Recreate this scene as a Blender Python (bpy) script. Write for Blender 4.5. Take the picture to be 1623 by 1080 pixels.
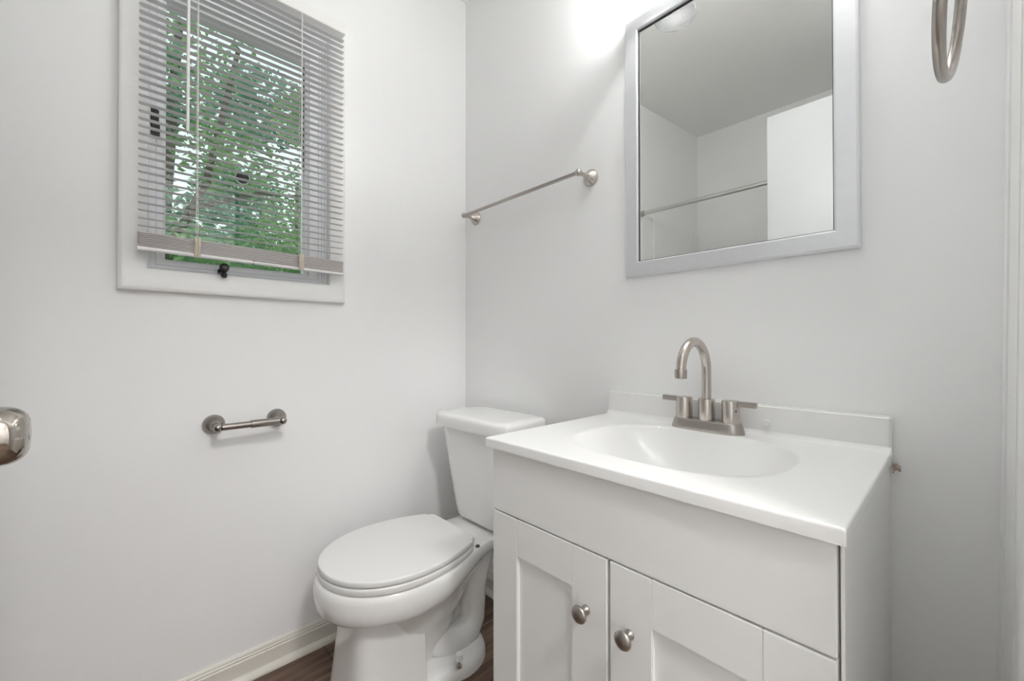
import bpy, bmesh, math, random
from mathutils import Vector, Matrix
PI = math.pi
random.seed(7)
for o in list(bpy.data.objects): bpy.data.objects.remove(o)
SC = bpy.context.scene
COL = SC.collection

# ------------------------------------------------------------------ camera
CX, CY, CZ = 1.4637, -1.0886, 1.0010
YAW, PITCH, ROLL, FPX = 0.7509, -0.0078, -0.0006, 659.03
F = Vector((-math.cos(YAW), math.sin(YAW), 0)); R = Vector((math.sin(YAW), math.cos(YAW), 0)); U = Vector((0, 0, 1))
F2 = F*math.cos(PITCH) - U*math.sin(PITCH); U2 = U*math.cos(PITCH) + F*math.sin(PITCH)
R3 = R*math.cos(ROLL) + U2*math.sin(ROLL); U3 = U2*math.cos(ROLL) - R*math.sin(ROLL)
cam = bpy.data.cameras.new('camera'); co = bpy.data.objects.new('camera', cam); COL.objects.link(co)
m = Matrix((R3, U3, -F2)).transposed().to_4x4(); m.translation = (CX, CY, CZ)
co.matrix_world = m
cam.sensor_fit = 'HORIZONTAL'; cam.sensor_width = 36; cam.lens = FPX*36/1623; cam.clip_start = 0.02; cam.clip_end = 200
SC.camera = co

# ------------------------------------------------------------------ world / exposure
w = bpy.data.worlds.new('sky'); SC.world = w; w.use_nodes = True
nt = w.node_tree; nt.nodes.clear()
out = nt.nodes.new('ShaderNodeOutputWorld'); bg = nt.nodes.new('ShaderNodeBackground')
bg.inputs[0].default_value = (0.92, 0.97, 1.0, 1); bg.inputs[1].default_value = 1.25
nt.links.new(bg.outputs[0], out.inputs[0])
SC.view_settings.view_transform = 'Standard'; SC.view_settings.look = 'None'
SC.view_settings.gamma = 1; SC.view_settings.use_curve_mapping = False
SC.view_settings.exposure = 0.0
SC.cycles.diffuse_bounces = 12; SC.cycles.max_bounces = 16
BULB = 105.0      # vanity bulbs
ROOM_FILL = 8.5      # added bathroom fill lamp, unseen behind the camera and out of the mirror
HALL_FILL = 138.0       # added hallway fill lamp, unseen (outside the doorway, behind the camera)

# ------------------------------------------------------------------ materials
def mat(name, col, rough=0.5, metal=0.0, bump=0.0, bscale=40, coat=0.0, noise=0.0, aniso=None, spec=None):
    mt = bpy.data.materials.new(name); mt.use_nodes = True
    n = mt.node_tree.nodes; l = mt.node_tree.links; b = n['Principled BSDF']
    b.inputs['Base Color'].default_value = (*col, 1); b.inputs['Roughness'].default_value = rough
    b.inputs['Metallic'].default_value = metal
    if coat: b.inputs['Coat Weight'].default_value = coat; b.inputs['Coat Roughness'].default_value = 0.05
    if spec is not None: b.inputs['Specular IOR Level'].default_value = spec
    if bump or noise:
        tc = n.new('ShaderNodeTexCoord'); nz = n.new('ShaderNodeTexNoise')
        nz.inputs['Scale'].default_value = bscale; nz.inputs['Detail'].default_value = 4
        src = tc.outputs['Object']
        if aniso:
            mp = n.new('ShaderNodeMapping'); mp.inputs['Scale'].default_value = aniso
            l.new(src, mp.inputs[0]); src = mp.outputs[0]
        l.new(src, nz.inputs['Vector'])
        if bump:
            bp = n.new('ShaderNodeBump'); bp.inputs['Strength'].default_value = bump; bp.inputs['Distance'].default_value = 0.004
            l.new(nz.outputs[0], bp.inputs['Height']); l.new(bp.outputs[0], b.inputs['Normal'])
        if noise:
            cr = n.new('ShaderNodeMapRange'); cr.inputs['To Min'].default_value = 1-noise; cr.inputs['To Max'].default_value = 1+noise
            l.new(nz.outputs[0], cr.inputs[0])
            vm = n.new('ShaderNodeVectorMath'); vm.operation = 'SCALE'; vm.inputs[0].default_value = col
            l.new(cr.outputs[0], vm.inputs['Scale']); l.new(vm.outputs[0], b.inputs['Base Color'])
    return mt
WALLP = mat('wall_paint', (0.872, 0.874, 0.876), 0.42, bump=0.35, bscale=9)
CEILP = mat('ceiling_paint', (0.88, 0.88, 0.865), 0.8, bump=0.1, bscale=60)
TRIMP = mat('trim_paint', (0.84, 0.84, 0.83), 0.35, bump=0.15, bscale=25)
BASEP = mat('baseboard_paint', (0.72, 0.69, 0.63), 0.3, bump=0.15, bscale=25)
DOORP = mat('door_paint', (0.66, 0.67, 0.68), 0.4)
VINYL = mat('white_vinyl', (0.88, 0.89, 0.91), 0.35)
PORC = mat('porcelain', (0.84, 0.84, 0.83), 0.12, coat=0.5)
SEATM = mat('seat_plastic', (0.77, 0.77, 0.76), 0.3)
MARB = mat('cultured_marble', (0.83, 0.83, 0.82), 0.30, coat=0.12)
CAB = mat('cabinet_paint', (0.83, 0.83, 0.82), 0.35)
NICK = mat('brushed_nickel', (0.56, 0.515, 0.475), 0.27, 1.0, noise=0.05, bscale=60, aniso=(1, 1, 0.1))
NICKD = mat('satin_nickel', (0.44, 0.405, 0.375), 0.3, 1.0)
NICKP = mat('polished_nickel', (0.60, 0.56, 0.51), 0.12, 1.0)
SILV = mat('brushed_silver', (0.76, 0.77, 0.79), 0.36, 0.55, noise=0.04, bscale=50)
MIRR = mat('mirror_glass', (0.94, 0.95, 0.935), 0.0, 1.0)
BLACK = mat('black_rubber', (0.012, 0.012, 0.014), 0.35)
DARK = mat('dark_gap', (0.05, 0.05, 0.045), 0.6)
SLAT = mat('slat_aluminium', (0.72, 0.715, 0.725), 0.35)
RAILM = mat('blind_rail', (0.86, 0.85, 0.84), 0.35)
STACKM = mat('gathered_slats', (0.56, 0.515, 0.51), 0.4)
CORD = mat('cord', (0.80, 0.78, 0.74), 0.8)
CORDT = mat('tan_cord', (0.62, 0.56, 0.46), 0.9)
BRASS = mat('worn_metal', (0.42, 0.34, 0.28), 0.35, 0.8, noise=0.5, bscale=250)
TPM = mat('dark_nickel', (0.33, 0.30, 0.28), 0.26, 1.0)
KNOBM = mat('knob_nickel', (0.46, 0.425, 0.385), 0.14, 1.0)
RODM = mat('rod_chrome', (0.66, 0.66, 0.64), 0.3, 1.0)
CAPM = mat('white_plastic', (0.9, 0.9, 0.9), 0.3)
BLUEM = mat('blue_mark', (0.03, 0.04, 0.25), 0.4)
SURR = mat('tub_surround', (0.86, 0.86, 0.855), 0.35)
BARK = mat('bark', (0.10, 0.075, 0.055), 0.9, bump=0.6, bscale=30)

def wood_floor():
    mt = bpy.data.materials.new('wood_planks'); mt.use_nodes = True
    n = mt.node_tree.nodes; l = mt.node_tree.links; b = n['Principled BSDF']
    tc = n.new('ShaderNodeTexCoord'); mp = n.new('ShaderNodeMapping'); mp.inputs['Rotation'].default_value = (0, 0, PI/2)
    l.new(tc.outputs['Object'], mp.inputs[0])
    br = n.new('ShaderNodeTexBrick'); br.inputs['Scale'].default_value = 1
    br.inputs['Brick Width'].default_value = 1.2; br.inputs['Row Height'].default_value = 0.15; br.inputs['Mortar Size'].default_value = 0.0012
    br.inputs['Color1'].default_value = (0.12, 0.074, 0.052, 1); br.inputs['Color2'].default_value = (0.20, 0.135, 0.098, 1)
    br.inputs['Mortar'].default_value = (0.02, 0.014, 0.01, 1)
    l.new(mp.outputs[0], br.inputs[0])
    m2 = n.new('ShaderNodeMapping'); m2.inputs['Scale'].default_value = (40, 3, 3); l.new(tc.outputs['Object'], m2.inputs[0])
    nz = n.new('ShaderNodeTexNoise'); nz.inputs['Scale'].default_value = 1.5; nz.inputs['Detail'].default_value = 8; l.new(m2.outputs[0], nz.inputs['Vector'])
    mr = n.new('ShaderNodeMapRange'); mr.inputs['From Min'].default_value = .3; mr.inputs['From Max'].default_value = .7
    mr.inputs['To Min'].default_value = 0.55; mr.inputs['To Max'].default_value = 1.5
    l.new(nz.outputs[0], mr.inputs[0])
    vm = n.new('ShaderNodeVectorMath'); vm.operation = 'SCALE'; l.new(br.outputs[0], vm.inputs[0]); l.new(mr.outputs[0], vm.inputs['Scale'])
    l.new(vm.outputs[0], b.inputs['Base Color']); b.inputs['Roughness'].default_value = 0.45
    return mt
FLOORM = wood_floor()

def glass_mat():
    mt = bpy.data.materials.new('window_glass'); mt.use_nodes = True
    n = mt.node_tree.nodes; l = mt.node_tree.links; n.clear()
    o = n.new('ShaderNodeOutputMaterial'); mx = n.new('ShaderNodeMixShader'); tr = n.new('ShaderNodeBsdfTransparent'); gl = n.new('ShaderNodeBsdfGlossy')
    fr = n.new('ShaderNodeFresnel'); fr.inputs[0].default_value = 1.5
    tr.inputs[0].default_value = (0.90, 0.965, 0.95, 1); gl.inputs['Roughness'].default_value = 0.02
    l.new(fr.outputs[0], mx.inputs[0]); l.new(tr.outputs[0], mx.inputs[1]); l.new(gl.outputs[0], mx.inputs[2]); l.new(mx.outputs[0], o.inputs[0])
    return mt
GLASS = glass_mat()
def shade_mat():
    mt = bpy.data.materials.new('frosted_shade'); mt.use_nodes = True
    n = mt.node_tree.nodes; l = mt.node_tree.links; n.clear()
    o = n.new('ShaderNodeOutputMaterial'); mx = n.new('ShaderNodeMixShader'); tr = n.new('ShaderNodeBsdfTransparent'); gl = n.new('ShaderNodeBsdfGlossy')
    m2 = n.new('ShaderNodeMixShader'); tl = n.new('ShaderNodeBsdfTranslucent'); tl.inputs[0].default_value = (.9, .9, .9, 1)
    fr = n.new('ShaderNodeFresnel'); fr.inputs[0].default_value = 1.5
    tr.inputs[0].default_value = (0.97, 0.98, 0.98, 1); gl.inputs['Roughness'].default_value = 0.03
    m2.inputs[0].default_value = 0.10
    l.new(tr.outputs[0], m2.inputs[1]); l.new(tl.outputs[0], m2.inputs[2])
    l.new(fr.outputs[0], mx.inputs[0]); l.new(m2.outputs[0], mx.inputs[1]); l.new(gl.outputs[0], mx.inputs[2]); l.new(mx.outputs[0], o.inputs[0])
    return mt
SHADEM = shade_mat()
def emit(name, col, s):
    mt = bpy.data.materials.new(name); mt.use_nodes = True
    n = mt.node_tree.nodes; l = mt.node_tree.links; n.clear()
    o = n.new('ShaderNodeOutputMaterial'); e = n.new('ShaderNodeEmission'); e.inputs[0].default_value = (*col, 1); e.inputs[1].default_value = s
    l.new(e.outputs[0], o.inputs[0]); return mt
BULBM = emit('lit_bulb', (1.0, 0.99, 0.975), BULB)
HALL_FILLM = emit('hall_fill_emission', (1.0, 0.99, 0.975), HALL_FILL)
ROOM_FILLM = emit('room_fill_emission', (1.0, 0.99, 0.975), ROOM_FILL)
def leaf_mat(name, c1, c2):
    mt = bpy.data.materials.new(name); mt.use_nodes = True
    n = mt.node_tree.nodes; l = mt.node_tree.links; n.clear()
    o = n.new('ShaderNodeOutputMaterial'); mx = n.new('ShaderNodeMixShader'); mx.inputs[0].default_value = 0.5
    d = n.new('ShaderNodeBsdfDiffuse'); t = n.new('ShaderNodeBsdfTranslucent')
    tc = n.new('ShaderNodeTexCoord'); nz = n.new('ShaderNodeTexNoise'); nz.inputs['Scale'].default_value = 3.0; nz.inputs['Detail'].default_value = 5
    mc = n.new('ShaderNodeMix'); mc.data_type = 'RGBA'; mc.inputs[6].default_value = (*c1, 1); mc.inputs[7].default_value = (*c2, 1)
    mr = n.new('ShaderNodeMapRange'); mr.inputs['From Min'].default_value = .35; mr.inputs['From Max'].default_value = .65
    l.new(tc.outputs['Object'], nz.inputs['Vector']); l.new(nz.outputs[0], mr.inputs[0]); l.new(mr.outputs[0], mc.inputs[0])
    l.new(mc.outputs[2], d.inputs[0]); l.new(mc.outputs[2], t.inputs[0])
    l.new(d.outputs[0], mx.inputs[1]); l.new(t.outputs[0], mx.inputs[2]); l.new(mx.outputs[0], o.inputs[0]); return mt
LEAFA = leaf_mat('leaves_green', (0.15, 0.29, 0.12), (0.40, 0.56, 0.27))
LEAFB = leaf_mat('leaves_deep', (0.13, 0.27, 0.17), (0.30, 0.48, 0.34))
LAWN = mat('lawn', (0.10, 0.18, 0.05), 0.9, noise=0.4, bscale=8)

# ------------------------------------------------------------------ helpers
def BM(): return bmesh.new()
def box(bm, x0, x1, y0, y1, z0, z1, bev=0.0, seg=2):
    r = bmesh.ops.create_cube(bm, size=1.0)
    vs = r['verts']
    for v in vs:
        v.co = Vector(((x0+x1)/2 + v.co.x*(x1-x0), (y0+y1)/2 + v.co.y*(y1-y0), (z0+z1)/2 + v.co.z*(z1-z0)))
    if bev:
        es = list({e for v in vs for e in v.link_edges})
        bmesh.ops.bevel(bm, geom=es, offset=bev, segments=seg, affect='EDGES', clamp_overlap=True)
def frame_mat(a, b):
    d = (b-a).normalized(); t = Vector((0, 0, 1)) if abs(d.z) < .9 else Vector((1, 0, 0))
    x = d.cross(t).normalized(); y = d.cross(x).normalized(); return d, x, y
def tube(bm, pts, rad, n=16, cap=True):
    pts = [Vector(p) for p in pts]; rad = rad if isinstance(rad, (list, tuple)) else [rad]*len(pts)
    rings = []; px = None
    for i, p in enumerate(pts):
        if i == 0: d = pts[1]-p
        elif i == len(pts)-1: d = p-pts[i-1]
        else: d = (pts[i+1]-p).normalized() + (p-pts[i-1]).normalized()
        d.normalize()
        if px is None:
            t = Vector((0, 0, 1)) if abs(d.z) < .9 else Vector((1, 0, 0)); px = d.cross(t).normalized()
        else: px = (px - d*px.dot(d)).normalized()
        py = d.cross(px)
        rings.append([bm.verts.new(p + (px*math.cos(2*PI*k/n) + py*math.sin(2*PI*k/n))*rad[i]) for k in range(n)])
    skin(bm, rings, cap)
def skin(bm, rings, cap=True, closed=True):
    n = len(rings[0])
    for a, b in zip(rings, rings[1:]):
        for k in range(n if closed else n-1):
            bm.faces.new((a[k], a[(k+1) % n], b[(k+1) % n], b[k]))
    if cap:
        bm.faces.new(list(reversed(rings[0]))); bm.faces.new(rings[-1])
def loft(bm, loops, cap=True):
    skin(bm, [[bm.verts.new(p) for p in lp] for lp in loops], cap)
def lathe(bm, prof, origin, axis, n=32):
    """prof: list of (r, h) along axis from origin"""
    o = Vector(origin); d = Vector(axis).normalized(); _, x, y = frame_mat(Vector((0, 0, 0)), d)
    rings = []
    for r, h in prof:
        r = max(r, 1e-5)
        rings.append([bm.verts.new(o + d*h + (x*math.cos(2*PI*k/n) + y*math.sin(2*PI*k/n))*r) for k in range(n)])
    skin(bm, rings, True)
def sphere(bm, c, r, sx=1, sy=1, sz=1, u=20, v=12):
    bmesh.ops.create_uvsphere(bm, u_segments=u, v_segments=v, radius=1.0, matrix=Matrix.Translation(c) @ Matrix.Diagonal((r*sx, r*sy, r*sz, 1)))
def obj(name, bm, m, parent=None, smooth=True, ang=35, kind=None):
    bmesh.ops.recalc_face_normals(bm, faces=bm.faces)
    me = bpy.data.meshes.new(name); bm.to_mesh(me); bm.free()
    me.materials.append(m)
    if smooth:
        me.polygons.foreach_set('use_smooth', [True]*len(me.polygons)); me.set_sharp_from_angle(angle=math.radians(ang))
    o = bpy.data.objects.new(name, me); COL.objects.link(o)
    if parent:
        o.parent = parent; o.matrix_parent_inverse = Matrix.Translation(-parent.location) if parent.type == 'EMPTY' else Matrix.Identity(4)
    if kind: o['kind'] = kind
    return o
def thing(name, label, cat, loc=(0, 0, 0), group=None, kind=None):
    o = bpy.data.objects.new(name, None); COL.objects.link(o); o.location = loc; o.empty_display_size = 0.05
    if label: o['label'] = label
    if cat: o['category'] = cat
    if group: o['group'] = group
    if kind: o['kind'] = kind
    return o
def tag(o, label, cat, group=None):
    o['label'] = label; o['category'] = cat
    if group: o['group'] = group
    return o
def rect_loop_x(x, y0, y1, z0, z1): return [(x, y0, z0), (x, y1, z0), (x, y1, z1), (x, y0, z1)]
def rect_loop_y(y, x0, x1, z0, z1): return [(x0, y, z0), (x1, y, z0), (x1, y, z1), (x0, y, z1)]
def hull_frame(bm, loops):
    """closed profile of rectangular loops -> picture frame with mitred corners"""
    L = [[bm.verts.new(p) for p in lp] for lp in loops]; L.append(L[0])
    skin(bm, L, False)

# ------------------------------------------------------------------ room shell
W0 = 1.5163; WS = 0.0135      # right wall: x = W0 + WS*(z-1)*... slightly out of plumb
def wx(z): return 1.5045 + 0.0150*z
L_ = 2.402
def ceil(y): return 2.4906 + 0.0917*(-y)
WY0, WY1, WZ0, WZ1 = -1.043, -0.580, 1.203, 2.045     # window opening
def prism(bm, pts, d):
    a = [bm.verts.new(p) for p in pts]; b = [bm.verts.new(Vector(p)+Vector(d)) for p in pts]
    skin(bm, [a, b], True)
bm = BM()
t = 0.14
for (a, b, c, d) in ((-L_, WY0, 0, None), (WY1, 0.0, 0, None), (WY0, WY1, 0, WZ0), (WY0, WY1, WZ1, None)):
    z0 = c; za = d if d else ceil(a)+.05; zb = d if d else ceil(b)+.05
    prism(bm, [(0, a, z0), (0, b, z0), (0, b, zb), (0, a, za)], (-t, 0, 0))
obj('wall_left', bm, WALLP, smooth=False, kind='structure')
bm = BM(); box(bm, -t, 1.66, 0, .12, 0, 2.55); obj('wall_back', bm, WALLP, smooth=False, kind='structure')
bm = BM(); box(bm, -t, 3.2, -L_-.12, -L_, 0, 2.8); obj('wall_front', bm, WALLP, smooth=False, kind='structure')
# right wall with the doorway (y -1.20 .. -0.56)
bm = BM()
DY0, DY1, DZ = -1.215, -0.56, 2.10
def rw(ya, yb, za, zb_a, zb_b):
    prism(bm, [(wx(za), ya, za), (wx(za), yb, za), (wx(zb_b), yb, zb_b), (wx(zb_a), ya, zb_a)], (.115, 0, 0))
rw(-L_, DY0, 0, ceil(-L_)+.05, ceil(DY0)+.05); rw(DY1, 0.0, 0, ceil(DY1)+.05, ceil(0)+.05); rw(DY0, DY1, DZ, ceil(DY0)+.05, ceil(DY1)+.05)
obj('wall_right', bm, WALLP, smooth=False, kind='structure')
bm = BM(); prism(bm, [(-t, .12, ceil(.12)), (3.2, .12, ceil(.12)), (3.2, -L_-.12, ceil(-L_-.12)), (-t, -L_-.12, ceil(-L_-.12))], (0, 0, .1))
obj('ceiling', bm, CEILP, smooth=False, kind='structure')
bm = BM(); box(bm, -t, 3.2, -L_-.12, .12, -.06, 0); obj('floor', bm, FLOORM, smooth=False, kind='structure')
bm = BM(); box(bm, 3.2, 3.3, -L_-.12, .12, 0, 2.8); box(bm, 1.66, 3.2, .02, .12, 0, 2.6); obj('wall_hall', bm, WALLP, smooth=False, kind='structure')

# corner trim strip on the right wall, running up to the doorway casing
bm = BM()
def vstrip(bm, ya, yb, th, z0=0.0, z1=2.48):
    loops = []
    for z in (z0, z1):
        loops.append([(wx(z)+.0, ya, z), (wx(z)-th, ya, z), (wx(z)-th, yb, z), (wx(z)+.0, yb, z)])
    loft(bm, loops)
vstrip(bm, -.075, -.0005, .004); vstrip(bm, -.215, -.075, .0015)
obj('trim_1', bm, TRIMP, smooth=False, kind='structure')
# doorway casing and jamb
bm = BM()
for ya, yb in ((DY1, DY1+.058), (DY0-.058, DY0)): vstrip(bm, ya, yb, .016, 0, DZ+.055)
box(bm, wx(DZ)-.016, wx(DZ), DY0, DY1, DZ, DZ+.055)
box(bm, 1.53, 1.66, DY1-.0, DY1+.018, 0, DZ); 
obj('trim_2', bm, TRIMP, smooth=False, kind='structure')

# baseboards: profile with stepped top bead and quarter round
PROF = [(0, 0), (.028, 0), (.0275, .006), (.024, .012), (.018, .0165), (.012, .018), (.012, .058), (.0095, .060), (.0095, .066), (.0075, .069), (.0075, .073), (.005, .0775), (0, .0785)]
bm = BM(); loft(bm, [[(p[0], y, p[1]) for p in PROF] for y in (-L_, 0)]); obj('baseboard_left', bm, BASEP, ang=20, kind='structure')
bm = BM(); loft(bm, [[(x, -p[0], p[1]) for p in PROF] for x in (0.0, .758)]); obj('baseboard_back', bm, BASEP, ang=20, kind='structure')
bm = BM(); loft(bm, [[(wx(0)-p[0]+.001, y, p[1]) for p in PROF] for y in (DY1+.058, 0)]); obj('baseboard_right', bm, BASEP, ang=20, kind='structure')

# ------------------------------------------------------------------ window
win = thing('window_1', None, None, (0, (WY0+WY1)/2, WZ0), kind='structure')
Y0, Y1, Z0, Z1 = -1.103, -0.530, 1.140, 2.105
bm = BM()
def cas(i, x, k=1.0):   # i: 0 outer .. 1 inner
    return rect_loop_x(x, Y0+(WY0-Y0)*i, Y1+(WY1-Y1)*i, Z0+(WZ0-Z0)*i, Z1+(WZ1-Z1)*i)
hull_frame(bm, [cas(0, 0), cas(0, .013), cas(.03, .0185), cas(.10, .021), cas(.2, .0215), cas(.6, .0145), cas(.9, .0095), cas(.97, .007), cas(1, .003), cas(1, 0)])
obj('window_casing', bm, TRIMP, win, ang=40)
def st(f, x):
    return rect_loop_x(x, WY0+.038*f, WY1-.066*f, WZ0+.034*f, WZ1-.0905*f)
bm = BM()
hull_frame(bm, [st(.02, .0035), st(.03, -.014), st(.10, -.014), st(.10, -.022), st(.16, -.022), st(.16, -.018), st(.225, -.018), st(.225, -.034), st(.225, -.12), st(-.02, -.12), st(-.02, .0)])
obj('window_frame', bm, VINYL, win, smooth=False)
bm = BM()
hull_frame(bm, [st(.22, -.025), st(.36, -.025), st(.36, -.031), st(.44, -.031), st(.46, -.026), st(.80, -.026), st(.86, -.032), st(.97, -.038), st(.99, -.052), st(.99, -.075), st(.22, -.075)])
sash = obj('sash', bm, VINYL, win, smooth=False)
GY0, GY1, GZ0, GZ1 = -1.005, -.646, 1.237, 1.9545
bm = BM(); box(bm, -.055, -.052, GY0-.003, GY1+.003, GZ0-.003, GZ1+.003); obj('glass_pane', bm, GLASS, win, smooth=False)
bm = BM()
box(bm, -.0515, -.047, GY0, GY1, GZ1-.0035, GZ1+.001); box(bm, -.0515, -.047, GY1-.0015, GY1+.0015, GZ0+.35, GZ1)
obj('gasket', bm, BLACK, win, smooth=False)
# black crank knob at the sill
bm = BM()
lathe(bm, [(.009, 0), (.009, .010), (.0065, .013), (.0065, .022), (.0105, .024), (.012, .030), (.0115, .037), (.007, .040)], (.002, -.8760, 1.2165), (1, -.12, .10), 20)
lathe(bm, [(.007, 0), (.008, .006), (.006, .011)], (.024, -.8790, 1.203), (.6, 0, -1), 14)
tube(bm, [(.012, -.885, 1.214), (.0145, -.888, 1.212), (.018, -.888, 1.205)], .0055, 10)
obj('crank_knob', bm, BLACK, win)
# black lock lever on the left jamb
bm = BM()
box(bm, -.028, -.018, -1.042, -1.0215, 1.567, 1.642, .003); box(bm, -.018, -.010, -1.040, -1.026, 1.588, 1.628, .003)
box(bm, -.014, -.004, -1.036, -1.020, 1.560, 1.600, .003)
obj('lock_lever', bm, BLACK, win)
# round disc stuck on the pane
bm = BM(); lathe(bm, [(.0175, 0), (.0175, .003), (.0155, .005), (.015, .004), (.0001, .004)], (-.0519, -.8215, 1.517), (1, 0, 0), 32)
disc = thing('suction_disc', 'small round black disc stuck on the window glass behind the blind', 'disc', (-.0519, -.8215, 1.517))
obj('disc_face', bm, BLACK, disc)
bm = BM(); lathe(bm, [(.0195, 0), (.0195, .0035), (.018, .0045), (.0176, .0035), (.0176, 0)], (-.0519, -.8215, 1.517), (1, 0, 0), 32)
o = obj('disc_rim', bm, VINYL, disc); o['label'] = 'pale grey rim'

# ------------------------------------------------------------------ mini blind
bl = thing('mini_blind', 'grey-white metal mini blind hanging in front of the window', 'blind', (.05, -.807, 1.24))
BY0, BY1 = -1.0645, -.5495
def slat_loops(zc, depth=.0190, tilt=.0000, crown=.0013, th=.00025, dz=None, xc=.050):
    loops = []
    ys = [(BY0, .55), (BY0+.002, .86), (BY0+.005, 1), (-.92, 1), (-.69, 1), (BY1-.005, 1), (BY1-.002, .86), (BY1, .55)]
    for y, s in ys:
        zz = zc + (dz(y) if dz else 0)
        top = []; bot = []
        for k in range(6):
            f = -1 + 2*k/5
            x = xc + f*depth/2*s; z = zz - f*s*tilt/2 + crown*(1-(f*s)**2)
            top.append((x, y, z+th)); bot.append((x, y, z-th))
        loops.append(top + bot[::-1])
    return loops
bm = BM()
for i in range(38): loft(bm, slat_loops(1.3025 + .0195*i + random.uniform(-.0005, .0005)))
obj('slats', bm, SLAT, bl, ang=50)
til = lambda y: -(y-BY0)*.0165
bm = BM()
for i in range(8): loft(bm, slat_loops(1.2520 + .0046*i, dz=til, tilt=.001, crown=.0008, th=.0016))
o = obj('gathered_slats', bm, STACKM, bl, ang=50); o['label'] = 'mauve-grey slats gathered on the bottom rail'
def ybox(bm, x0, x1, ya, yb, z0, z1, f, bev=.001):
    b2 = BM(); box(b2, x0, x1, ya, yb, z0, z1, bev)
    for v in b2.verts: v.co.z += f(v.co.y)
    me = bpy.data.meshes.new('tmp'); b2.to_mesh(me); b2.free(); bm.from_mesh(me); bpy.data.meshes.remove(me)
bm = BM(); ybox(bm, .040, .061, BY0, -.812, 1.2400, 1.2485, til, .002); ybox(bm, .040, .0605, -.812, BY1, 1.2405, 1.2480, til, .002)
o = obj('bottom_rail', bm, RAILM, bl)
for ya, yb in ((BY0-.0012, BY0+.004), (BY1-.004, BY1+.0012)):
    b = BM(); ybox(b, .0395, .0615, ya, yb, 1.2395, 1.249, til, .001); obj('rail_cap', b, RAILM, bl)
bm = BM(); box(bm, .0225, .0605, BY0-.003, BY1+.003, 2.046, 2.082, .0015); obj('headrail', bm, RAILM, bl)
for yc, nm in ((-.9445, 'a'), (-.6830, 'b')):
    bm = BM()
    dr = .004 if nm == 'a' else -.004
    tube(bm, [(.0645, yc, 2.046), (.0645, yc, 1.45), (.0650, yc+dr*.3, 1.30), (.0645, yc, 1.245+til(yc))], .0008, 6)
    tube(bm, [(.0355, yc, 2.046), (.0355, yc, 1.245+til(yc))], .0008, 6)
    tube(bm, [(.0640, yc-.002, 2.046), (.0640, yc-.002, 1.40), (.0650, yc-.0045 if nm == 'b' else yc-.003, 1.29), (.0645, yc-.001, 1.245+til(yc))], .0006, 6)
    for i in range(38): tube(bm, [(.0355, yc, 1.3005+.0195*i-.0008), (.0645, yc, 1.3005+.0195*i-.0008)], .0004, 4)
    obj('ladder_cord', bm, CORD, bl)
    bm = BM(); z0 = 1.2415+til(yc)
    for j in range(6):
        yy = yc-.0055+.0022*j
        tube(bm, [(.0645, yy, z0-.002+random.uniform(0, .003)), (.0680+random.uniform(-.001, .001), yy+random.uniform(-.002, .002), z0+.012), (.0685+random.uniform(-.001, .001), yy+random.uniform(-.002, .002), z0+.030), (.0650, yy, z0+.046+random.uniform(-.003, .003))], .0017, 6)
    o = obj('bunched_cord', bm, CORDT, bl); o['label'] = 'tan bunched end of the ladder cord'
bm = BM(); lathe(bm, [(.0030, 0), (.0036, .004), (.0036, .50), (.0025, .503)], (.080, -.9683, 1.563), (0, .002, 1), 6)
tube(bm, [(.080, -.968, 2.06), (.072, -.968, 2.075), (.064, -.968, 2.07)], .0018, 8)
obj('tilt_wand', bm, RAILM, bl, ang=20)

# ------------------------------------------------------------------ mirror (thing with frame and glass)
mir = thing('wall_mirror', 'rectangular wall mirror in a brushed silver frame above the sink', 'mirror', (1.067, 0, 1.194))
MX0, MX1, MZ0, MZ1 = .8028, 1.3327, 1.1937, 1.9395
def mf(i, y): return rect_loop_y(y, MX0+.0412*i, MX1-.0412*i, MZ0+.0412*i, MZ1-.0412*i)
bm = BM(); hull_frame(bm, [mf(0, -.001), mf(0, -.016), mf(.04, -.0185), mf(.12, -.0200), mf(.9, -.0215), mf(.97, -.0205), mf(1.0, -.0185), mf(1.0, -.012), mf(1.0, -.001)])
obj('mirror_frame', bm, SILV, mir, ang=12)
bm = BM(); hull_frame(bm, [mf(1.0, -.0135), mf(1.05, -.0140), mf(1.05, -.0105), mf(1.0, -.0105)]); obj('mirror_edge', bm, BLACK, mir, smooth=False)
bm = BM(); box(bm, MX0+.040, MX1-.040, -.0115, -.006, MZ0+.040, MZ1-.040); obj('mirror_glass', bm, MIRR, mir, smooth=False)

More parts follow.
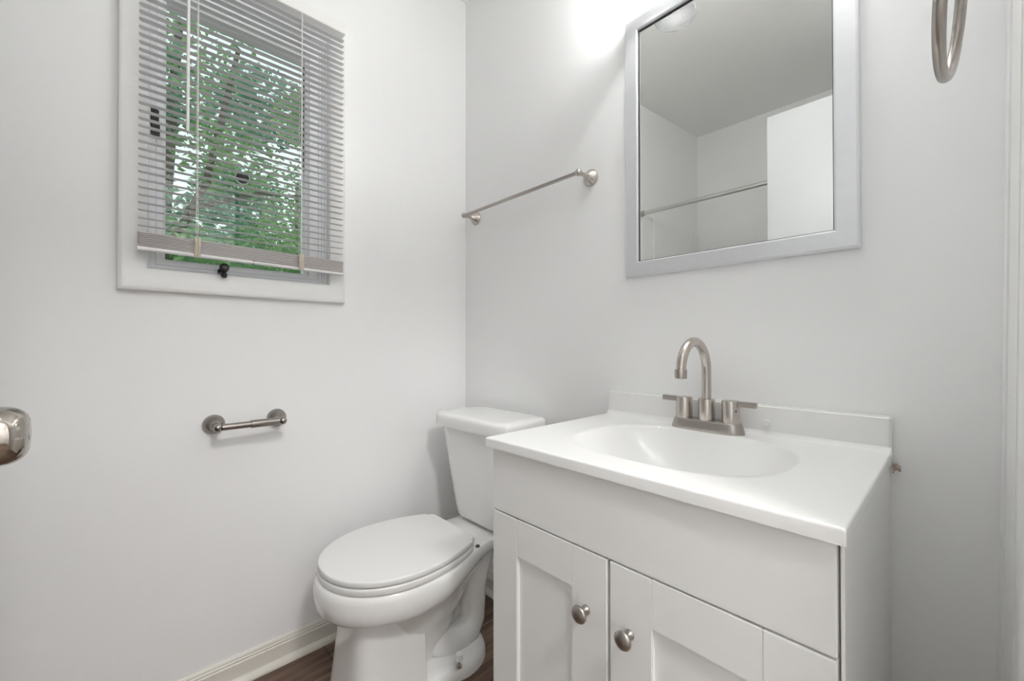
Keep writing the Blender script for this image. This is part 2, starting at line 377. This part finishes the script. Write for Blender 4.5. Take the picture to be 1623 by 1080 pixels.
# ------------------------------------------------------------------ vanity light above the mirror
vl = thing('vanity_light', 'nickel vanity light with open glass shades on the wall above the mirror', 'lamp', (1.070, 0, 2.10))
bm = BM(); box(bm, .83, 1.31, -.028, -.001, 2.145, 2.235, .004); obj('back_plate', bm, NICK, vl)
for xs in (.895, 1.070, 1.245):
    bm = BM(); tube(bm, [(xs, -.028, 2.19), (xs, -.08, 2.20), (xs, -.118, 2.185), (xs, -.13, 2.14)], .007, 12); obj('lamp_arm', bm, NICK, vl)
    bm = BM(); lathe(bm, [(.018, 0), (.022, .01), (.022, .035), (.012, .045)], (xs, -.13, 2.095), (0, 0, 1), 24); obj('socket', bm, NICK, vl)
    bm = BM(); lathe(bm, [(.0575, 0), (.0585, .002), (.0555, .03), (.050, .07), (.040, .105), (.024, .125), (.0235, .122), (.039, .102), (.049, .068), (.0545, .03), (.0565, .002)], (xs, -.13, 1.972), (0, 0, 1), 40)
    obj('glass_shade', bm, SHADEM, vl)
    bm = BM(); lathe(bm, [(.001, 0), (.014, .003), (.026, .011), (.033, .028), (.031, .048), (.020, .074), (.014, .094), (.013, .112)], (xs, -.13, 1.986), (0, 0, 1), 16)
    o = obj('bulb', bm, BULBM, vl); o['label'] = 'lit white bulb'

# unseen fill lamp added beyond the doorway to brighten the room
hl = thing('hall_fill_lamp', 'round white fill lamp added unseen in the hallway beyond the doorway', 'lamp', (2.35, -.95, ceil(-.95)))
bm = BM(); lathe(bm, [(.16, 0), (.16, .02), (.15, .03)], (2.35, -.95, ceil(-.95)-.002), (0, 0, -1), 32); obj('fill_lamp_base', bm, RAILM, hl)
bm = BM(); lathe(bm, [(.15, .03), (.15, .05), (.12, .085), (.07, .105), (.001, .11)], (2.35, -.95, ceil(-.95)-.002), (0, 0, -1), 24); obj('fill_lamp_dome', bm, HALL_FILLM, hl)

# second fill lamp, added out of view on the ceiling near the tub
rl = thing('room_fill_lamp', 'small round white fill lamp added unseen in the bathroom behind the camera', 'lamp', (1.30, -1.22, ceil(-1.22)))
bm = BM(); lathe(bm, [(.145, 0), (.145, .015), (.135, .022)], (1.30, -1.22, ceil(-1.22)-.003), (0, 0, -1), 32); obj('fill_lamp_base', bm, RAILM, rl)
bm = BM(); lathe(bm, [(.132, .022), (.13, .035), (.10, .062), (.05, .077), (.001, .080)], (1.30, -1.22, ceil(-1.22)-.003), (0, 0, -1), 24); obj('fill_lamp_dome', bm, ROOM_FILLM, rl)

# ------------------------------------------------------------------ towel bar
def bell_post(bm, wallpt, axis, rdisc, proj, rneck, n=32):
    lathe(bm, [(rdisc*.96, 0), (rdisc, .0015), (rdisc*.985, .004), (rdisc*.90, .009), (rdisc*.72, .015), (rdisc*.52, .021), (rdisc*.36, .028), (rneck*1.15, .037), (rneck, .046), (rneck, proj)], wallpt, axis, n)
tb = thing('towel_bar', 'brushed nickel towel bar with round posts on the wall above the toilet', 'towel bar', (.372, 0, 1.530))
for x in (.6685, .0780):
    bm = BM(); bell_post(bm, (x, 0, 1.530), (0, -1, 0), .0275, .060, .0062); sphere(bm, Vector((x, -.066, 1.530)), .0112); obj('post', bm, NICK, tb)
bm = BM(); tube(bm, [(.0780, -.066, 1.530), (.6685, -.066, 1.530)], .0063, 20); o = obj('bar', bm, NICKD, tb)

# toilet paper holder
tp = thing('toilet_paper_holder', 'small empty nickel toilet paper holder on the wall beneath the window', 'paper holder', (0, -.818, .770))
for y in (-.8985, -.7370):
    bm = BM(); lathe(bm, [(.0268, 0), (.0278, .002), (.0274, .006), (.0256, .011), (.0222, .0165), (.0170, .0215), (.0118, .0265), (.0090, .033), (.008, .040), (.008, .066)], (0, y, .7695), (1, 0, 0), 32)
    sphere(bm, Vector((.073, y, .7695)), .0115); obj('post', bm, TPM, tp)
bm = BM(); tube(bm, [(.0735, -.889, .7695), (.0735, -.815, .7695)], .0092, 24); obj('roller', bm, TPM, tp)
bm = BM(); tube(bm, [(.0735, -.8205, .7695), (.0735, -.8200, .7695), (.0735, -.7465, .7695)], [.0105, .0115, .0115], 24); obj('roller_sleeve', bm, TPM, tp)

# towel ring on the right wall
tr = thing('towel_ring', 'nickel towel ring hanging near the doorway at the upper right', 'towel ring', (wx(1.45), -.42, 1.452))
bm = BM(); pts = []
RC = Vector((1.4615, -.420, 1.3810)); rr = .0765; rot = .060
for k in range(49):
    a = 2*PI*k/48; pts.append(RC + Vector((math.sin(rot)*math.cos(a)*rr + .008*math.sin(a), math.cos(rot)*math.cos(a)*rr, math.sin(a)*rr)))
tube(bm, pts, .0056, 14, cap=False); obj('ring', bm, NICKD, tr)
bm = BM(); bell_post(bm, (wx(1.452)+.001, -.42, 1.452), (-1, 0, 0), .0275, .052, .0065); sphere(bm, Vector((1.4640, -.42, 1.456)), .012); obj('post', bm, NICK, tr)

# ------------------------------------------------------------------ vanity cabinet
VX0, VX1, VYF = .7545, 1.3665, -.4850
van = thing('vanity_cabinet', 'white painted vanity cabinet with two shaker doors beside the toilet', 'cabinet', (1.06, 0, 0))
ZT = .7722
bm = BM()
box(bm, VX0, VX0+.015, VYF+.0195, -.001, .0, ZT, .0006, 1); box(bm, VX1+.0028, VX1+.0068, VYF+.006, -.001, .0, ZT, .0008, 1)
box(bm, VX0, VX1+.003, VYF+.0215, VYF+.035, .09, ZT-.001); box(bm, VX0+.015, VX1+.003, -.016, -.001, .0, ZT)
box(bm, VX0+.015, VX1-.01, VYF+.075, VYF+.085, 0, .1); box(bm, VX0+.015, VX1-.01, VYF+.03, -.02, .088, .1)
obj('cabinet_body', bm, CAB, van, smooth=False)
bm = BM(); box(bm, VX0+.0, VX1+.0003, VYF, VYF+.0195, .6355, ZT-.0015, .0016, 2); obj('front_panel', bm, CAB, van)
def shaker(x0, x1, name_knob_x):
    z0, z1 = .098, .6325; sw = .0775
    bm = BM()
    box(bm, x0, x0+sw, VYF, VYF+.0195, z0, z1, .0016, 2); box(bm, x1-sw, x1, VYF, VYF+.0195, z0, z1, .0016, 2)
    box(bm, x0+sw-.0005, x1-sw+.0005, VYF+.0002, VYF+.0193, z1-sw, z1, .0010, 2); box(bm, x0+sw-.0005, x1-sw+.0005, VYF+.0002, VYF+.0193, z0, z0+sw, .0010, 2)
    box(bm, x0+sw-.002, x1-sw+.002, VYF+.008, VYF+.017, z0+sw-.002, z1-sw+.002)
    d = obj('door', bm, CAB, van, ang=30)
    bm = BM(); kx, kz = name_knob_x, .5285
    lathe(bm, [(.0082, 0), (.0084, .002), (.0068, .004), (.0050, .007), (.0050, .013), (.0075, .0155), (.0135, .0185), (.0152, .0210), (.0152, .0228), (.0138, .0252), (.0100, .0272), (.0050, .0283), (.0005, .0286)], (kx, VYF, kz), (0, -1, 0), 32)
    k = obj('knob', bm, NICKD, d); 
    return d
shaker(VX0, 1.0535, 1.0105); shaker(1.0590, VX1+.0003, 1.0975)

# ------------------------------------------------------------------ countertop with moulded basin
ct = thing('vanity_countertop', 'glossy white vanity countertop with moulded oval sink and backsplash', 'countertop', (1.06, 0, ZT))
TX0, TX1, TYF, TZ = .7418, 1.3773, -.4958, .7926
bm = BM()
NX, NY = 150, 116
def ztop(x, y):
    u = abs((x-1.0645)/.207); v = abs((y+.2555)/.168)
    r = (u**2.6+v**2.6)**(1/2.6)
    z = TZ
    if r < 1.0:
        e = 1-r
        z -= .108*(1-(1-min(1, e/.85))**2.0)*.92 + .004*min(1, e/.03)
    # thin raised lip ring round the basin
    z += .0007*math.exp(-((r-1.07)/.045)**2)
    # rounded outer edges
    d = min(x-TX0, TX1-x, y-TYF)
    if d < .004: z -= .004-math.sqrt(max(0, .004**2-(.004-d)**2))
    # cove to backsplash
    c = -.0200-y
    if c < .010: z += .010-math.sqrt(max(0, .010**2-(.010-max(c, 0))**2))
    return z
def dist(a, b, n, e=.004):
    inner = [a+e+(b-a-2*e)*i/n for i in range(n+1)]
    return [a, a+e*.15, a+e*.5] + inner + [b-e*.5, b-e*.15, b]
xs = dist(TX0, TX1, NX)
ysl = [TYF, TYF+.0006, TYF+.002] + [TYF+.004+(-.0200-TYF-.004)*i/NY for i in range(NY+1)]
G = [[bm.verts.new((x, y, ztop(x, y))) for x in xs] for y in ysl]
for j in range(len(ysl)-1):
    for i in range(len(xs)-1): bm.faces.new((G[j][i], G[j][i+1], G[j+1][i+1], G[j+1][i]))
ZB = TZ-.0204
def skirt(row):
    a = [bm.verts.new((v.co.x, v.co.y, ZB)) for v in row]
    for i in range(len(row)-1): bm.faces.new((row[i], row[i+1], a[i+1], a[i]))
    return a
skirt(G[0]); skirt([g[0] for g in G]); skirt([g[-1] for g in G]); skirt(G[-1])
bm.verts.ensure_lookup_table()
bmesh.ops.remove_doubles(bm, verts=bm.verts, dist=1e-6)
obj('countertop_slab', bm, MARB, ct, ang=60)
# underside of the top, with the bowl belly showing inside the cabinet only
bm = BM(); hull_frame(bm, [[(TX0+.001, TYF+.001, ZB+.0005), (TX1-.001, TYF+.001, ZB+.0005), (TX1-.001, -.0005, ZB+.0005), (TX0+.001, -.0005, ZB+.0005)], [(.85, -.43, ZB+.0005), (1.28, -.43, ZB+.0005), (1.28, -.07, ZB+.0005), (.85, -.07, ZB+.0005)], [(.85, -.43, ZB+.003), (1.28, -.43, ZB+.003), (1.28, -.07, ZB+.003), (.85, -.07, ZB+.003)]])
obj('countertop_underside', bm, MARB, ct, smooth=False)
bm = BM(); box(bm, TX0+.0003, TX1-.0003, -.0200, .0006, TZ-.018, .8605, .0035, 3); obj('backsplash', bm, MARB, ct)
bm = BM(); lathe(bm, [(.0085, 0), (.0088, .003), (.0075, .0055), (.004, .0065), (.0005, .0068)], (1.1655, -.0198, .8205), (0, -1, 0), 20)
o = obj('overflow_bead', bm, MARB, ct)

# ------------------------------------------------------------------ faucet
FX, FY = 1.0495, -.0600
fa = thing('faucet', 'brushed nickel centerset faucet with high arched spout and two lever handles', 'faucet', (FX, FY, TZ))
bm = BM()
def stad(hw, r, z, n=14):
    P = []
    for k in range(n+1): a = -PI/2+PI*k/n; P.append((FX+hw-r+r*math.cos(a)*1.0, FY+r*math.sin(a), z))
    for k in range(n+1): a = PI/2+PI*k/n; P.append((FX-hw+r+r*math.cos(a), FY+r*math.sin(a), z))
    return P
z0 = TZ+.0002
loft(bm, [stad(.0835, .0265, z0), stad(.0838, .0268, z0+.004), stad(.0815, .0247, z0+.012), stad(.0790, .0225, z0+.0205), stad(.0775, .0213, z0+.0235), stad(.0760, .020, z0+.0245)])
obj('faucet_base', bm, NICKD, fa, ang=40)
zb = TZ+.0215
bm = BM(); lathe(bm, [(.0170, 0), (.0188, .0012), (.0190, .003), (.0190, .0525), (.0182, .0540), (.0105, .0542)], (FX, FY, zb), (0, 0, 1), 40); obj('spout_collar', bm, NICK, fa)
bm = BM(); pts = [(FX, FY, zb+.05), (FX, FY, .905), (FX, FY, .9370)]
AR = .0680
for k in range(1, 25): a = PI*k/24*1.0; pts.append((FX, FY-AR+AR*math.cos(a), .9370+AR*math.sin(a)))
pts.append((FX, FY-2*AR, .9440-.012))
tube(bm, [Vector(p) for p in pts], .0107, 28); obj('spout', bm, NICK, fa)
bm = BM(); lathe(bm, [(.0110, 0), (.0125, .0012), (.0128, .004), (.0128, .0185), (.0118, .0205), (.0105, .0208)], (FX, FY-2*AR, .9245), (0, 0, 1), 32); obj('aerator', bm, NICKD, fa)
for s in (-1, 1):
    hx = FX+s*.0545
    bm = BM(); lathe(bm, [(.0150, -.003), (.0150, 0), (.0180, .0003), (.0192, .0018), (.0192, .0515), (.0184, .0532), (.0001, .0535)], (hx, FY, zb+.001), (0, 0, 1), 40)
    h = obj('handle', bm, NICK, fa)
    bm = BM(); box(bm, min(hx+s*.012, hx+s*.0545), max(hx+s*.012, hx+s*.0545), FY-.0065, FY+.0065, .8565, .8685, .0010, 2)
    lv = obj('lever', bm, NICKD, h)
    if s > 0:
        bm = BM(); lathe(bm, [(.0022, 0), (.0022, .0006), (.001, .001)], (hx+.0155, FY-.0115, .8465), (.8, -.6, 0), 14); q = obj('blue_dot', bm, BLUEM, h); q['label'] = 'blue cold-water dot'
    bm = BM(); lathe(bm, [(.0172, 0), (.0172, .0022)], (hx, FY, zb-.0008), (0, 0, 1), 32); q = obj('handle_gap', bm, BLACK, h)

# small valve fitting behind the right end of the countertop
vf = thing('pipe_fitting', 'small tarnished metal fitting poking out behind the right end of the countertop', 'pipe fitting', (1.380, 0, .765))
bm = BM(); tube(bm, [(1.381, 0.0, .765), (1.381, -.022, .765)], .0045, 12); tube(bm, [(1.3795, -.018, .765), (1.3870, -.018, .765)], .004, 10); obj('stub', bm, BRASS, vf)
bm = BM(); box(bm, 1.3785, 1.3800, -.028, -.010, .7560, .7600, .0004, 1); lathe(bm, [(.0052, 0), (.0058, .001), (.0058, .0025), (.005, .0035)], (1.3862, -.018, .765), (1, 0, 0), 10); obj('nut', bm, BRASS, vf)

# ------------------------------------------------------------------ toilet
TC = .303
to = thing('toilet', 'white two-piece toilet with closed lid between the window wall and the vanity', 'toilet', (TC, -.37, 0))
def egg_half(t_, front, back, hw, hb, ym=-.475, p=2.15):
    """t_ 0..1 from front tip to the back edge -> (half width, y)"""
    pass
def egg(z, front, back, hw, hb, ym=-.485, n=64, pf=2.1, pb=2.3, rc=.02):
    """outline: front half superellipse, back part easing to half width hb at y=back"""
    P = []; H = []
    for k in range(n+1):
        a = PI/2*k/n
        H.append((hw*max(0, math.sin(a))**(2/pf), ym-(ym-front)*max(0, math.cos(a))**(2/pf)))
    m_ = 28
    for k in range(1, m_+1):
        f = k/m_; y = ym+(back-ym)*f
        w_ = hb+(hw-hb)*(1-f**2.0)
        H.append((w_, y))
    # round the back corner
    w_, y = H[-1]; H[-1] = (w_, y-rc)
    H = [h for h in H[:-1] if h[1] < back-rc] + [(w_+(0), back-rc)]
    for k in range(1, 7):
        a = PI/2*k/6; H.append((w_-rc+rc*math.cos(a), back-rc+rc*math.sin(a)))
    right = [(TC+h, y, z) for h, y in H]; left = [(TC-h, y, z) for h, y in reversed(H) if h > 1e-5]
    return right + left
# seat lid and seat
def lidloops(z0, z1, grow=0.0, **kw):
    A = dict(front=-.7010-grow, back=-.2770, hw=.1850+grow, hb=.1270)
    def s(z, d):
        a = dict(A); a['front'] += d; a['back'] -= d; a['hw'] -= d; a['hb'] -= d; return egg(z, **a)
    return [s(z0, .003), s(z0+.001, .0008), s(z0+.003, 0), s(z1-.004, 0), s(z1-.0015, .0012), s(z1-.0004, .003), s(z1, .006)]
bm = BM(); loft(bm, lidloops(.3795, .3960)); obj('seat_lid', bm, SEATM, to, ang=50)
bm = BM(); loft(bm, lidloops(.3590, .3775, .0015)); obj('seat', bm, SEATM, to, ang=50)
for s in (-1, 1):
    bm = BM(); box(bm, TC+s*.072-.016, TC+s*.072+.016, -.290, -.250, .356, .374, .005, 3); obj('seat_hinge', bm, SEATM, to)
bm = BM(); sphere(bm, Vector((TC+.122, -.268, .3615)), .006, 1.2, 1.2, .7); obj('bumper', bm, DARK, to)
# bowl: rim, belly, front column, foot
bm = BM()
N = 72
def prof_outline(z, hfun, yf, yb, n=N):
    """closed outline from a half width function over y in [yf, yb], param by cosine spacing"""
    H = []
    for k in range(n+1):
        f = (1-math.cos(PI*k/n))/2; y = yf+(yb-yf)*f; H.append((hfun(f, y), y))
    R_ = [(TC+h, y, z) for h, y in H]; L2 = [(TC-h, y, z) for h, y in reversed(H[1:-1])]
    return R_ + L2
def rimh(hw, hb, yf, yb, pf=2.15):
    ym = -.455
    def h(f, y):
        if y <= ym: 
            q = max(0, 1-((ym-y)/(ym-yf))**pf); return hw*q**(1/pf)
        g = (y-ym)/(yb-ym); s = min(1, g/.60); s = (s*s*(3-2*s))**1.15; w_ = hw+(hb-hw)*s
        if g > .97: w_ *= math.sqrt(max(.0, 1-((g-.97)/.03)**2))*.3+.7
        if k_end(g): return 0.0
        return w_
    return h
def k_end(g): return g > .99999
rings = []
for z, hw, hb, yf, yb in ((.305, .10, .05, -.60, -.06), (.2780, .156, .080, -.670, -.040), (.2735, .170, .092, -.686, -.035), (.2745, .177, .100, -.696, -.032), (.2790, .1830, .106, -.703, -.030), (.290, .1890, .112, -.710, -.030), (.315, .1925, .116, -.713, -.030), (.338, .1925, .118, -.712, -.030), (.350, .1900, .117, -.709, -.030), (.3565, .1860, .115, -.705, -.031), (.3590, .1800, .110, -.699, -.033)):
    # the lower edge of the rim rises towards the tank
    lp = prof_outline(z, rimh(hw, hb, yf, yb), yf, yb)
    kk = 1-max(0, min(1, (z-.262)/(.345-.262)))
    lp = [(x, y, zz + kk*.052*max(0, min(1, (y+.52)/.34))**1.2) for x, y, zz in lp]
    rings.append(lp)
loft(bm, rings)
# belly under the rim
def ell(cy, hy, hx, z, n=48, p=2.0):
    P = []
    for k in range(n):
        a = 2*PI*k/n; c, s = math.cos(a), math.sin(a)
        P.append((TC+hx*math.copysign(abs(s)**(2/p), s), cy-hy*math.copysign(abs(c)**(2/p), c), z))
    return P
loft(bm, [ell(-.42, .10, .060, .040), ell(-.43, .13, .078, .090), ell(-.435, .155, .094, .135), ell(-.440, .165, .098, .142), ell(-.425, .155, .110, .175), ell(-.423, .160, .116, .183), ell(-.418, .172, .132, .225), ell(-.425, .195, .148, .262), ell(-.42, .24, .162, .300)])
# front column with crisp rear edge
def colm(z, hw, yf, yb, n=26):
    P = []
    H = []
    for k in range(n+1):
        a = PI/2*k/n; H.append((hw*max(0, math.sin(a))**(2/4.2), (yf+.105)-.105*max(0, math.cos(a))**(2/4.2)))
    H.append((hw+.0015, yb)); H.append((hw-.004, yb+.004)); H.append((.0, yb+.004))
    R_ = [(TC+h, y, z) for h, y in H]; L2 = [(TC-h, y, z) for h, y in reversed(H[1:-1])]
    return R_+L2
loft(bm, [colm(0.0, .1230, -.655, -.452), colm(.02, .1215, -.654, -.452), colm(.10, .1120, -.646, -.450), colm(.17, .1030, -.640, -.448), colm(.215, .0995, -.638, -.447), colm(.262, .0985, -.634, -.44), colm(.290, .0985, -.630, -.44)])
# foot plate
def foot(z, g):
    P = []
    H = [(.0, -.50), (.118+g, -.50), (.120+g, -.42)]
    for k in range(0, 15):
        a = PI/2*k/14; H.append(((.135+g)*max(0, math.cos(a))**.8 if k else .135+g, -.325+(.115+g)*math.sin(a)))
    R_ = [(TC+h, y, z) for h, y in H]; L2 = [(TC-h, y, z) for h, y in reversed(H[1:-1])]
    return R_+L2
loft(bm, [foot(0, .018), foot(.018, .016), foot(.030, .010), foot(.036, 0), foot(.038, -.020)])
# exposed trapway
tube(bm, [(TC, -.130, .320), (TC, -.170, .305), (TC, -.205, .270), (TC, -.222, .215), (TC, -.228, .150), (TC, -.232, .095), (TC, -.250, .060), (TC, -.285, .045), (TC, -.33, .050), (TC, -.365, .070), (TC, -.395, .105), (TC, -.42, .15)],
     [.045, .050, .050, .047, .046, .047, .050, .052, .050, .048, .050, .06], 32)
bmb = bm
for v in bm.verts:   # widen the trapway sideways is done by its own offset below
    pass
bowl = obj('bowl', bm, PORC, to, ang=38)
# side bulge of the trapway (what is seen from the room)
bm = BM()
for s in (1, -1):
    dx = .045*s
    tube(bm, [(TC+dx*.3, -.150, .315), (TC+dx*.8, -.185, .290), (TC+dx, -.212, .250), (TC+dx, -.226, .200), (TC+dx, -.229, .140), (TC+dx, -.232, .095), (TC+dx, -.252, .062), (TC+dx, -.288, .048), (TC+dx, -.330, .050), (TC+dx*.9, -.370, .068), (TC+dx*.5, -.40, .10)],
         [.040, .042, .042, .042, .0425, .044, .047, .048, .045, .040, .035], 28)
obj('trapway', bm, PORC, to)
# tank
def rrect(z, x0, x1, y0, y1, r, ch=0.0, n=8):
    """rounded rectangle; the two front corners get an extra wide radius ch"""
    P = []
    for cx, cy, a0, rr_ in ((x1-r, y1-r, 0, r), (x0+r, y1-r, PI/2, r), (x0+ch+r, y0+ch+r, PI, ch+r), (x1-ch-r, y0+ch+r, 1.5*PI, ch+r)):
        for k in range(n+1):
            a = a0+PI/2*k/n; P.append((cx+rr_*math.cos(a), cy+rr_*math.sin(a), z))
    return P
def rr2(z, hx, yf, yb, rb, rf, n=10):
    P = []
    for cx, cy, a0, q in ((TC+hx-rb, yb-rb, 0, rb), (TC-hx+rb, yb-rb, PI/2, rb), (TC-hx+rf*1.15, yf+rf*.55, PI, 0), (TC+hx-rf*1.15, yf+rf*.55, 1.5*PI, 0)):
        for k in range(n+1):
            a = a0+PI/2*k/n
            ax, ay = (q, q) if q else (rf*1.15, rf*.55)
            P.append((cx+ax*math.cos(a), cy+ay*math.sin(a), z))
    return P
bm = BM()
loft(bm, [rr2(.3640, .095, -.165, -.045, .02, .035), rr2(.3680, .108, -.180, -.040, .02, .04), rr2(.380, .1165, -.1905, -.036, .02, .042), rr2(.42, .1245, -.196, -.034, .02, .044), rr2(.55, .150, -.207, -.030, .02, .05), rr2(.66, .173, -.216, -.027, .02, .055), rr2(.712, .184, -.220, -.025, .02, .058)])
obj('tank', bm, PORC, to, ang=50)
bm = BM()
def lidr(z, d): return rr2(z, .2010-d, -.243+d, -.014-d*.5, .030, .075-d*.5, 14)
loft(bm, [lidr(.7030, .006), lidr(.7040, .001), lidr(.7060, 0), lidr(.7350, .001), lidr(.7420, .004), lidr(.7465, .010), lidr(.7485, .018), lidr(.7490, .04)])
obj('tank_lid', bm, PORC, to, ang=50)
# bolt with its cap lifted
bm = BM(); lathe(bm, [(.0100, 0), (.0104, .002), (.0060, .003), (.0030, .0035), (.0030, .027)], (TC+.138, -.3515, .0365), (0, 0, 1), 20); o = obj('floor_bolt', bm, NICKP, to); o['label'] = 'rusty brass bolt'
bm = BM(); lathe(bm, [(.0125, 0), (.0120, .006), (.0102, .017), (.0060, .0185), (.0005, .019)], (TC+.138, -.3515, .0575), (.05, .0, 1), 24); o = obj('bolt_cap', bm, CAPM, to); o['label'] = 'white plastic cap sitting on the bolt tip'

# ------------------------------------------------------------------ entry door, swung open beside the camera
dr = thing('door_1', None, None, (1.51, -1.215, 0), kind='structure')
bm = BM(); box(bm, .8435, 1.505, -1.228, -1.193, .012, 2.090, .0015, 1); obj('door_leaf', bm, DOORP, dr)
bm = BM(); KX, KZ = .916, .9235
lathe(bm, [(.030, 0), (.030, .003), (.026, .006), (.013, .009), (.0115, .012), (.0125, .016), (.0185, .0180), (.0225, .0215), (.0243, .0260), (.0247, .0300), (.0240, .0345), (.0222, .0387), (.0198, .0418), (.0170, .0440), (.0150, .0446), (.0138, .0440), (.0110, .0452), (.0060, .0458), (.0005, .0459)], (KX, -1.193, KZ), (0, 1, 0), 56)
obj('door_knob', bm, KNOBM, dr)
bm = BM()
lathe(bm, [(.030, 0), (.030, .003), (.026, .006), (.013, .009), (.0115, .014), (.0245, .028), (.022, .040), (.0005, .045)], (KX, -1.228, KZ), (0, -1, 0), 32); obj('door_knob', bm, KNOBM, dr)

# ------------------------------------------------------------------ tub corner behind (seen in the mirror)
bm = BM(); tube(bm, [(.004, -1.502, 1.882), (wx(1.88)-.004, -1.502, 1.882)], .0125, 24)
sr = thing('shower_rod', 'straight metal shower rod reflected in the mirror', 'shower rod', (.75, -1.502, 1.882))
obj('rod', bm, RODM, sr)
for x, d in ((.0, 1), (wx(1.88), -1)):
    bm = BM(); lathe(bm, [(.019, 0), (.019, .012), (.0165, .022), (.0145, .030)], (x, -1.502, 1.882), (d, 0, 0), 24); obj('end_cap', bm, NICKD, sr)
su = thing('tub_surround', 'plain pale wall panels around the tub corner reflected in the mirror', 'wall panels', (.75, -L_, .4))
bm = BM(); box(bm, .0005, .010, -L_+.0005, -1.66, .40, 1.905, .003); box(bm, .010, .016, -2.27, -2.235, .40, 1.895, .002); obj('side_panel', bm, SURR, su)
bm = BM(); box(bm, .010, wx(.4)-.004, -L_+.0005, -L_+.010, .40, 1.925, .003); box(bm, .395, .430, -L_+.010, -L_+.016, .40, 1.915, .002); obj('rear_panel', bm, SURR, su)

# ------------------------------------------------------------------ outside the window
bm = BM(); box(bm, -22, -.16, -12, 14, -.7, -.6); obj('ground', bm, LAWN, smooth=False, kind='structure')
def tree(label, loc, h, blobs, nleaf, lm, size, seed, trunk_r, forks):
    rnd = random.Random(seed)
    root = thing('leafy_tree', label, 'tree', (loc[0], loc[1], -.6))
    bm = BM()
    for pts, r0, r1 in forks:
        n_ = len(pts); P = [Vector((loc[0]+p[0], loc[1]+p[1], -.6+p[2])) for p in pts]
        tube(bm, P, [r0+(r1-r0)*i/(n_-1) for i in range(n_)], 10)
    obj('trunk', bm, BARK, root)
    bm = BM()
    for k in range(nleaf):
        b = blobs[rnd.randrange(len(blobs))]
        while True:
            q = Vector((rnd.uniform(-1, 1), rnd.uniform(-1, 1), rnd.uniform(-1, 1)))
            if q.length < 1: break
        c = Vector((loc[0]+b[0]+q.x*b[3], loc[1]+b[1]+q.y*b[3], -.6+b[2]+q.z*b[3]*.8))
        s = size*rnd.uniform(.6, 1.3)
        M = Matrix.Rotation(rnd.uniform(0, 6.28), 3, 'Z') @ Matrix.Rotation(rnd.uniform(-.9, .9), 3, 'X') @ Matrix.Rotation(rnd.uniform(-.9, .9), 3, 'Y')
        P = [(-.5, 0, 0), (-.1, -.28, .05), (.5, 0, -.1), (-.1, .28, .05)]
        vs = [bm.verts.new(c + M @ (Vector(p)*s)) for p in P]; bm.faces.new(vs)
    me = bpy.data.meshes.new('foliage'); bm.to_mesh(me); bm.free(); me.materials.append(lm)
    o = bpy.data.objects.new('foliage', me); COL.objects.link(o); o.parent = root; o.matrix_parent_inverse = Matrix.Translation(-root.location)
    return root
tree('nearest leafy tree with a forked trunk outside the window', (-3.6, -.95, 0), 5, [(0, -.5, 2.6, .5), (.2, .1, 2.4, .5), (.1, .9, 2.35, .6), (-.2, 1.3, 2.8, .5), (-.1, -.4, 3.7, .55), (0, .6, 3.5, .45), (0, .2, 4.6, .7), (.1, 1.4, 4.1, .4), (.1, -1.0, 4.6, .7)], 5200, LEAFA, .085, 3, .07,
     [([(0, .12, 0), (.02, .12, 1.6), (0, .10, 2.4)], .075, .06), ([(0, .10, 2.3), (.05, -.15, 3.2), (.1, -.6, 4.4)], .05, .02), ([(0, .10, 2.3), (0, .45, 3.2), (.1, .7, 4.6)], .05, .02), ([(0, .3, 2.9), (.0, .9, 3.2), (0, 1.5, 3.3)], .025, .01)])
tree('taller tree at the left beyond the forked tree', (-6.6, -.8, 0), 8, [(0, -.6, 3.5, 1.1), (0, .6, 3.2, 1.0), (.3, -.4, 5.3, 1.0), (0, 1.4, 5.6, .8)], 3600, LEAFB, .15, 5, .12, [([(0, 0, 0), (0, .1, 3), (.1, .3, 6.5)], .15, .05)])
tree('broad tree at the right beyond the forked tree', (-9.6, 1.9, 0), 8, [(0, -1.3, 3.2, 1.2), (0, -.3, 3.4, 1.3), (.3, .9, 3.6, 1.3), (0, .1, 5.2, 1.1), (0, -1.3, 6.7, .9), (0, 1.0, 7.0, 1.0)], 5600, LEAFA, .14, 8, .12, [([(0, 0, 0), (0, .1, 3), (.1, .1, 5.5)], .14, .05)])
tree('low dark bushy tree furthest from the window', (-13.5, 1.2, 0), 6, [(0, -2.4, 3.9, 1.5), (0, -.6, 4.2, 1.6), (0, 1.2, 4.0, 1.6), (0, 3.0, 4.3, 1.6), (0, -1.4, 2.6, 1.4), (0, 1.0, 2.6, 1.4), (0, .2, 6.0, 1.2)], 7000, LEAFB, .26, 11, .2, [([(0, 0, 0), (0, .1, 3.4)], .2, .08)])
